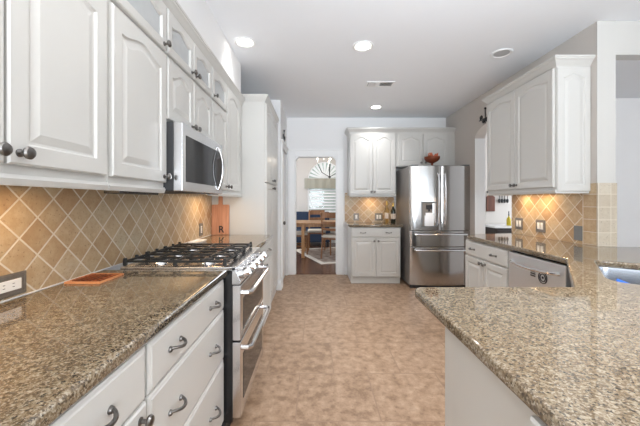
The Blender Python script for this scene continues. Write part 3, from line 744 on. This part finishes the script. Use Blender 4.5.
r.rotation_euler = (-.03, 0, 0)
def text(s, size, name='lettering'):
    cu = bpy.data.curves.new('t', 'FONT'); cu.body = s; cu.size = size; cu.align_x = 'CENTER'; cu.extrude = .0012; cu.offset = size*.02
    o = bpy.data.objects.new('t', cu); C.objects.link(o); bpy.context.view_layer.update()
    me = bpy.data.meshes.new_from_object(o.evaluated_get(bpy.context.evaluated_depsgraph_get())); bpy.data.objects.remove(o)
    o = bpy.data.objects.new(name, me); C.objects.link(o); me.materials.clear(); me.materials.append(M['ink']); return o
t = text('R', .10); t.parent = r; t.location = (.012, -.0015, .025); t.rotation_euler = (PI/2, 0, 0); t['label'] = 'dark printed capital letter R'

# ---- range
RX = -.450
r = thing('range', 'stainless steel slide-in gas range with double ovens and black grates', 'range', (RX, 1.660, 0), PI/2)
rw = .716
obj('body', box(.004, rw-.004, .0, .575, .09, .905), 'black', r)
obj('plinth', box(.03, rw-.03, .04, .5, .0, .09), 'dark', r)
mb = MB().box(0, rw, -.02, .60, .905, .926); obj('cooktop', mb, 'steel', r, .004)
obj('burner_pan', box(.03, rw-.03, .045, .57, .926, .929), 'chrome', r, .002)
mb = MB().prism([(-.020, .924), (-.022, .905), (-.048, .845), (-.044, .832), (.0, .832), (.0, .924)], 'x', 0, rw); obj('control_panel', mb, 'steel', r, .002)
kn_ = None
nrm = Vector((0, -.062, .025)).normalized()   # outward normal of the slanted panel
nrm = Vector((0, -1, .42)).normalized()
for i in range(5):
    kx = .085+i*.134
    c = Vector((kx, -.036, .873))
    mb = MB().lathe([(.031, 0), (.031, .007), (.026, .010), (.025, .036), (.022, .042), (.001, .043)], c, nrm, 20)
    k_ = obj('knob', mb, 'chrome', r)
    obj('knob_grip', MB().add(*[[tuple(c+nrm*.036+Vector((a, b*nrm.z*-1*0+b*.39, b*.92))+nrm*e) for a in (-.005, .005) for b in (-.020, .020) for e in (0, .016)],
        [(0,1,3,2), (4,6,7,5), (0,4,5,1), (2,3,7,6), (0,2,6,4), (1,5,7,3)]]), 'chrome', k_, .002)
def oven(z0, z1, zh):
    d = obj('oven_door', box(.002, rw-.002, -.046, -.001, z0, z1), 'steel', r, .004)
    obj('window', box(.065, rw-.065, -.048, -.044, z0+.035 if z1-z0 < .35 else z0+.07, z1-.085), 'glassblk', d, .001)
    pts = [(.035, -.044, zh), (.037, -.080, zh), (.050, -.092, zh)]+[(.05+(rw-.10)*k/10, -.094, zh) for k in range(1, 10)]+[(rw-.050, -.092, zh), (rw-.037, -.080, zh), (rw-.035, -.044, zh)]
    obj('handle', MB().tube(pts, .013, 10), 'chrome', d)
oven(.530, .826, .780); oven(.115, .520, .480)
# grates and burners
def grate(x0, x1):
    mb = MB(); z = .958; y0, y1 = .045, .585; h = .0065
    def bar(xa, ya, xb, yb, zz=z): mb.box(min(xa, xb)-h, max(xa, xb)+h, min(ya, yb)-h, max(ya, yb)+h, zz-.012, zz)
    bar(x0, y0, x1, y0); bar(x0, y1, x1, y1); bar(x0, y0, x0, y1); bar(x1, y0, x1, y1); xm = (x0+x1)/2
    bar(x0, (y0+y1)/2, x1, (y0+y1)/2)
    for yc in (y0+.125, y1-.125):
        bar(x0, yc, xm-.03, yc); bar(xm+.03, yc, x1, yc); bar(xm, yc-.125, xm, yc-.03); bar(xm, yc+.03, xm, yc+.125)
    for xx in (x0, x1):
        for yy in (y0, (y0+y1)/2, y1): mb.box(xx-.009, xx+.009, yy-.009, yy+.009, .9285, z+.003)
    for xx in (x0, x1, xm):
        for yy in (y0, y1): mb.box(xx-.008, xx+.008, yy-.008, yy+.008, z-.01, z+.012)
    return obj('grate', mb, 'iron', r, .003)
gx = [(.022, .238), (.252, .464), (.478, .694)]
for a, b in gx: grate(a, b)
for (a, b), rr_ in zip(gx, (.045, .036, .045)):
    for yy in (.18, .455):
        xm = (a+b)/2
        bn = obj('burner', MB().lathe([(rr_+.012, .929), (rr_+.010, .934), (rr_, .936), (rr_*.95, .943)], (xm, yy, 0), (0,0,1), 22), 'chrome', r)
        obj('burner_cap', MB().lathe([(rr_*.85, .943), (rr_*.88, .948), (rr_*.7, .951), (.001, .951)], (xm, yy, 0), (0,0,1), 22), 'iron', bn)

# ---- microwave
r = thing('microwave', 'stainless steel over-the-range microwave with curved handle above the gas range', 'microwave', (-.765, 1.657, 0), PI/2)
mw = .708
obj('body', box(0, mw, 0, .372, 1.335, 1.706), 'dark', r, .003)
dd = obj('door', box(.0, mw, -.052, -.001, 1.332, 1.703), 'steel', r, .005)
obj('window', box(.045, mw-.06, -.0545, -.050, 1.385, 1.640), 'glassblk', dd, .001)
hp = [(mw-.115, -.053, 1.362)]+[(mw-.115, -.060-.030*math.sin(PI*k/14)**.9, 1.365+.30*k/14) for k in range(15)]+[(mw-.115, -.053, 1.668)]
obj('handle', MB().tube(hp, .008, 10, flat=1.2), 'steelv', dd)
obj('vent_grille', box(.03, mw-.03, -.03, .0, 1.328, 1.333), 'dark', r)
obj('control_display', box(mw-.055, mw-.012, -.0535, -.051, 1.42, 1.62), 'glassblk', dd)
# dark vent hood light strip under cabinet B
lab(obj('under_cabinet_fixture', box(-.905, -.835, 1.32, 1.645, 1.312, 1.3515), 'black', None, .003), 'thin black under-cabinet light fixture beside the microwave underside', 'light fixture')

# ---- ceiling lights and vent
def can(x, y, lit, label, e=3.5):
    r = thing('recessed_light', label, 'ceiling light', (x, y, H), 0)
    obj('trim_ring', MB().lathe([(.098, 0), (.098, -.006), (.086, -.010), (.072, -.004), (.070, .0)], (0,0,0), (0,0,1), 32), 'trim', r)
    obj('lens', MB().lathe([(.071, -.0035), (.04, -.0045), (.001, -.005)], (0,0,0), (0,0,1), 28), 'lamp' if lit else 'lampoff', r)
    if lit:
        l = bpy.data.lights.new('downlight', 'AREA'); l.shape = 'DISK'; l.size = .14; l.energy = e; l.color = (.97, .98, 1); l.spread = math.radians(105)
        o = bpy.data.objects.new('downlight', l); C.objects.link(o); o.location = (x, y, H-.02)
can(-.648, 2.83, True, 'lit recessed ceiling light nearest the left cabinet crown', 1)
can(.44, 2.90, True, 'lit recessed ceiling light in the middle of the ceiling', 8)
can(.925, 4.78, True, 'lit recessed ceiling light close to the back wall cabinets', 3.5)
can(1.82, 3.04, False, 'unlit recessed ceiling light near the right wall')
can(-.45, .9, True, 'lit recessed ceiling light directly over the near left granite counter', 1.2)
can(1.3, .9, True, 'added lit ceiling light over the peninsula, out of view', 15)  # extra fixture added out of view to light the floor and room
r = thing('ceiling_vent', 'white rectangular air vent with dark slots in the ceiling', 'vent', (.79, 3.84, H))
obj('frame', MB().box(-.17, .17, -.085, -.065, -.008, 0).box(-.17, .17, .065, .085, -.008, 0).box(-.17, -.15, -.065, .065, -.008, 0).box(.15, .17, -.065, .065, -.008, 0), 'trim', r, .002)
obj('backing', box(-.15, .15, -.065, .065, -.002, 0), 'dark', r)
mb = MB().box(-.055, .0, -.065, .065, -.006, -.002)
for x0, x1, n, sg in ((-.145, -.055, 6, 1), (.0, .145, 9, -1)):
    for i in range(n):
        x = x0+(x1-x0)*(i+.5)/n; dx = .0055*sg
        mb.add([(x-dx, -.065, -.002), (x-dx+.0012, -.065, -.002), (x+dx+.0012, -.065, -.011), (x+dx, -.065, -.011), (x-dx, .065, -.002), (x-dx+.0012, .065, -.002), (x+dx+.0012, .065, -.011), (x+dx, .065, -.011)],
               [(0,1,2,3), (7,6,5,4), (0,4,5,1), (3,2,6,7), (0,3,7,4), (1,5,6,2)])
obj('louvers', mb, 'trim', r)

# ---- wrought-iron ornaments
def scroll(cx, cz, R, turns, s=1, ph=0):
    return [(cx+s*R*(1-k/30*.8)*math.cos(ph+turns*2*PI*k/30), 0, cz+R*(1-k/30*.8)*math.sin(ph+turns*2*PI*k/30)) for k in range(31)]
def ornament(name, label, loc, rot, sc=1):
    mb = MB(); mb.tube([(0, 0, -.02*sc), (0, 0, .18*sc)], .006, 8)
    mb.tube([(-.16*sc, 0, .05*sc), (.16*sc, 0, .05*sc)], .006, 8)
    for s in (-1, 1):
        mb.tube(scroll(s*.10*sc, .085*sc, .035*sc, 1.2, s, -PI/2), .008, 6); mb.tube(scroll(s*.05*sc, .02*sc, .03*sc, 1.2, s, PI/2), .008, 6)
    mb.sphere((0, 0, .19*sc), .014)
    o = lab(obj(name, mb, 'iron'), label, 'wall ornament'); o.location = loc; o.rotation_euler = (0, 0, rot)
ornament('iron_ornament', 'black wrought-iron scroll ornament on the wall above the arch at right', (XR-.012, 4.13, 2.335), -PI/2, .95)
ornament('iron_ornament', 'dark metal scroll ornament above the side door at left', (-.497, 4.85, 2.206), PI/2, .9)

# ------------------------------------------------------------------ dining room
r = struct('window_1', MB().box(wcx-wr, wcx+wr, wy+.02, wy+.06, .85, .89).box(wcx-wr, wcx-wr+.05, wy+.02, wy+.06, .89, 1.95).box(wcx+wr-.05, wcx+wr, wy+.02, wy+.06, .89, 1.95).box(wcx-wr, wcx+wr, wy+.02, wy+.06, 1.93, 1.97), 'trim')
mb = MB()
for k in range(13):
    a = PI*(k+.0)/12; c, s = math.cos(a), math.sin(a); pr = Vector((-s, 0, c))*.016; pr2 = pr*2.6
    o_ = Vector((wcx, wy+.03, 1.96)); d0 = o_+Vector((c, 0, s))*.07; d1 = o_+Vector((c, 0, s))*.52
    dy = Vector((0, .018, 0)); mb.add([d0-pr, d0+pr, d1+pr2, d1-pr2, d0-pr+dy, d0+pr+dy, d1+pr2+dy, d1-pr2+dy], [(0,1,2,3), (7,6,5,4), (0,4,5,1), (2,6,7,3), (0,3,7,4), (1,5,6,2)])
mb.tube([(wcx+.51*math.cos(PI*k/20), wy+.04, 1.96+.51*math.sin(PI*k/20)) for k in range(21)], .022, 8)
mb.lathe([(.09, 0), (.09, .02), (.001, .02)], (wcx, wy+.02, 1.965), (0, 1, 0), 24)
obj('sunburst_shutter', mb, 'trim', r)
mb = MB()
for i in range(11):
    z = .93+i*.092; mb.add([(wcx-wr+.05, wy+.03, z), (wcx+wr-.05, wy+.03, z), (wcx+wr-.05, wy+.050, z+.052), (wcx-wr+.05, wy+.050, z+.052), (wcx-wr+.05, wy+.03, z+.006), (wcx+wr-.05, wy+.03, z+.006), (wcx+wr-.05, wy+.050, z+.060), (wcx-wr+.05, wy+.050, z+.060)],
        [(0,1,2,3), (7,6,5,4), (0,4,5,1), (2,6,7,3), (0,3,7,4), (1,5,6,2)])
obj('shutter_slats', mb, 'trim', r)
obj('glass_pane', box(wcx-wr+.05, wcx+wr-.05, wy+.09, wy+.095, .87, 1.95), 'pane', r)
mb = MB(); n = 40
top = [(wcx-.62+1.24*k/n, wy-.06-.010*math.sin(k*.8), 0) for k in range(n+1)]
mb.loops([[(x, y, 1.66) for x, y, _ in top]+[(x, y+.03, 1.66) for x, y, _ in reversed(top)], [(x, y, 1.97) for x, y, _ in top]+[(x, y+.03, 1.97) for x, y, _ in reversed(top)]])
lab(obj('window_valance', mb, 'fabric'), 'beige fabric valance across the dining room window', 'valance')
t = NT('hedge_leaves'); tc = t.n('ShaderNodeTexCoord'); n_ = t.n('ShaderNodeTexNoise', i_Scale=2.0, i_Detail=2.0); t.l(tc.outputs['Object'], n_.inputs['Vector'])
t.l(t.ramp(n_.outputs[0], [(.35, srgb(160, 172, 158)), (.65, srgb(205, 212, 202))]), t.b.inputs['Base Color']); t.b.inputs['Roughness'].default_value = .9; M['hedge'] = t.m
mb = MB(); rings = []
for i in range(9):
    a = PI*i/8; rings.append([(-5+10*k/40, 12.6-.9*math.sin(a)*(1+.15*math.sin(k*1.7+i)), 1.6-1.6*math.cos(a)+.12*math.sin(k*2.3+i*1.1)*math.sin(a)) for k in range(41)]+[(5-10*k/40, 13.4, 1.6-1.6*math.cos(a)) for k in range(41)])
mb.loops(rings); lab(obj('hedge', mb, 'hedge', None, 0, 60), 'pale green hedge outside the dining room window', 'hedge')
struct('ground_outside', box(-6, 6, 10.2, 15, -.1, 0), 'ceil')
# table
r = thing('dining_table', 'honey-coloured wooden dining table seen through the doorway', 'table', (.0, 7.35, .012))
obj('tabletop', box(-.62, .80, -.52, .52, .755, .785), 'oak', r, .006)
obj('apron', MB().box(-.50, .72, -.44, -.42, .69, .755).box(-.50, .72, .42, .44, .69, .755).box(-.52, -.50, -.44, .44, .69, .755).box(.70, .72, -.44, .44, .69, .755), 'oak', r)
for x in (-.29, .70):
    for y in (-.45, .45): obj('leg', MB().prism([(x-.034, y-.034), (x+.034, y-.034), (x+.034, y+.034), (x-.034, y+.034)], 'z', 0, .755), 'oak', r, .006)
M['chairwood'] = wood('mid_brown_chair_wood', srgb(118, 78, 48), srgb(158, 110, 70), 'Z')
def chair(label, loc, rot, mat='chairwood'):
    r = thing('dining_chair', label, 'chair', loc, rot, 'wooden dining chairs around the table')
    obj('seat_frame', box(-.22, .22, -.21, .21, .42, .46), mat, r, .004)
    obj('seat', MB().loops([[(p[0]*f, p[1]*f, z) for p in rounded([(-.235, -.225), (.235, -.225), (.235, .225), (-.235, .225)], [.05]*4)] for f, z in ((.96, .46), (1, .475), (1, .50), (.93, .52))]), 'seatfab', r)
    for s in (-1, 1):
        obj('leg', MB().tube([(s*.205, .20, .46), (s*.205, .21, 0)], lambda t: .021-.005*t, 8), mat, r)
        obj('leg', MB().tube([(s*.20, -.27, 0), (s*.20, -.20, .46), (s*.20, -.24, .80), (s*.20, -.28, 1.02)], .019, 8), mat, r)
        obj('stretcher', MB().tube([(s*.205, .20, .2), (s*.20, -.235, .2)], .011, 8), mat, r)
    mb = MB()
    def rail(z0, z1, yo):
        f = [(-.20+.4*k/8, yo-.03*math.sin(PI*k/8)) for k in range(9)]; b = [(x, y+.02) for x, y in reversed(f)]; mb.prism(f+b, 'z', z0, z1)
    rail(.90, 1.02, -.27); rail(.76, .82, -.25); rail(.62, .67, -.235); obj('backrest', mb, mat, r, .003)
    return r
chair('wooden dining chair with cream seat in front of the table, back towards the kitchen', (.42, 6.95, .012), -.5)
chair('wooden dining chair with cream seat at the left end of the table', (-.42, 7.55, .012), -PI/2)
chair('wooden dining chair behind the table facing the kitchen', (.02, 8.15, .012), PI)
# sofa
r = thing('sofa', 'dark navy upholstered bench seat behind the dining table', 'sofa', (-.30, 9.0, 0))
obj('seat', box(-.7, .7, -.35, .25, .12, .46), 'navy', r, .03, seg=3); obj('backrest', box(-.7, .7, .22, .40, .12, .96), 'navy', r, .04, seg=3)
obj('leg', box(-.66, -.6, -.3, -.24, 0, .12), 'ebony', r); obj('leg', box(.6, .66, -.3, -.24, 0, .12), 'ebony', r)
# rug
t = NT('faded_cream_rug'); tc = t.n('ShaderNodeTexCoord'); n_ = t.n('ShaderNodeTexNoise', i_Scale=7.0, i_Detail=4.0); t.l(tc.outputs['Object'], n_.inputs['Vector'])
t.l(t.ramp(n_.outputs[0], [(.35, srgb(128, 108, 96)), (.6, srgb(176, 160, 146))]), t.b.inputs['Base Color']); t.b.inputs['Roughness'].default_value = .95
r = thing('area_rug', 'faded area rug with a cream border under the dining table', 'rug', (.76, 7.67, .001))
obj('field', box(-1.0, 1.0, -1.0, .78, 0, .010), t.m, r)
obj('border', MB().box(-1.1, 1.1, -1.12, -1.0, 0, .011).box(-1.1, 1.1, .78, .90, 0, .011).box(-1.1, -1.0, -1.0, .78, 0, .011).box(1.0, 1.1, -1.0, .78, 0, .011), 'seatfab', r)
r.rotation_euler = (0, 0, .35)
# chandelier
r = thing('chandelier', 'dark iron chandelier with lit bulbs in the dining room', 'chandelier', (.32, 8.0, 0))
mb = MB().tube([(.03, 0, H), (.03, 0, 1.90)], .010, 8); mb.tube([(-.28, 0, 2.25), (-.17, 0, 2.02), (.03, 0, 1.90), (.23, 0, 2.02), (.34, 0, 2.25)], .010, 8); mb.lathe([(.06, H-.03), (.06, H)], (.03, 0, 0), (0,0,1), 16)
mb.tube([(.03, -.3, 2.2), (.03, 0, 1.90), (.03, .3, 2.2)], .010, 8); mb.sphere((.03, 0, 1.90), .035)
obj('frame', mb, 'iron', r)
for x, y in ((-.28, 0), (.34, 0), (.03, -.3), (.03, .3), (-.12, -.0)):
    z = 2.25 if y == 0 else 2.2
    if x == -.12: z = 2.34
    bl = obj('candle_sleeve', MB().cyl((x, y, z), (x, y, z+.09), .012), 'white', r)
    obj('bulb', MB().sphere((x, y, z+.125), .022, sz=1.2), 'bulb', bl)
l = bpy.data.lights.new('chandelier_glow', 'POINT'); l.energy = 18; l.color = (1, .9, .75); l.shadow_soft_size = .2
o = bpy.data.objects.new('chandelier_glow', l); C.objects.link(o); o.location = (.35, 8.0, 2.5)

# ------------------------------------------------------------------ utility room through the archway
r = thing('sideboard', 'dark wooden sideboard with a white top in the room beyond the archway', 'sideboard', (3.62, 5.72, 0))
obj('body', box(-.42, .75, -.22, .24, .10, .80), 'ebony', r, .004); obj('top', box(-.47, .80, -.26, .27, .80, .835), 'ceramic', r, .004)
for x in (-.36, .68): obj('leg', box(x-.03, x+.03, -.2, -.14, 0, .1), 'ebony', r)
for x in (-.40, .17): obj('door', box(x, x+.55, -.236, -.221, .16, .76), 'ebony', r, .003)
r = thing('cutting_board', 'dark brown handled cutting board hanging on the white wall beyond the archway', 'cutting board', (3.37, 5.985, 1.08))
obj('board', MB().prism([(-.08, 0), (.08, 0), (.08, .28), (.03, .31), (.022, .38), (-.022, .38), (-.03, .31), (-.08, .28)], 'y', -.012, .012), 'walnut', r, .003)
mb = MB().box(-.10, .75, -.008, .0, 0, .03); 
rk = lab(obj('hook_rail', mb, 'iron', None, .001), 'black hook rail on the white wall beyond the archway', 'hook rail'); rk.location = (3.40, 5.998, 1.44)
for i in range(4):
    r = obj('kitchen_utensil', MB().cyl((0, 0, 0), (0, 0, -.11), .006).lathe([(.016, -.11), (.022, -.135), (.018, -.175), (.004, -.185)], (0,0,0), (0,0,1), 10), 'iron')
    r.location = (3.53+i*.052, 5.968, 1.428); lab(r, 'dark utensil hanging from the black rail beyond the archway', 'utensil', 'utensils on the hook rail')
r = thing('oil_bottle', 'yellow oil bottle with dark stopper on the sideboard beyond the archway', 'bottle', (3.52, 5.66, .835))
obj('glass_body', MB().lathe([(.036, 0), (.038, .01), (.038, .10), (.03, .135), (.012, .155), (.011, .175)], (0,0,0), (0,0,1), 16), 'yellow', r)
obj('stopper', MB().lathe([(.008, .175), (.012, .18), (.006, .23), (.010, .25), (.001, .26)], (0,0,0), (0,0,1), 12), 'ink', r)
o = lab(obj('mug', MB().lathe([(.035, 0), (.04, .01), (.04, .085), (.034, .085), (.034, .012), (.001, .01)], (0,0,0), (0,0,1), 16), 'greyplate'), 'small grey cup on the sideboard beside the yellow bottle', 'cup'); o.location = (3.63, 5.64, .835)
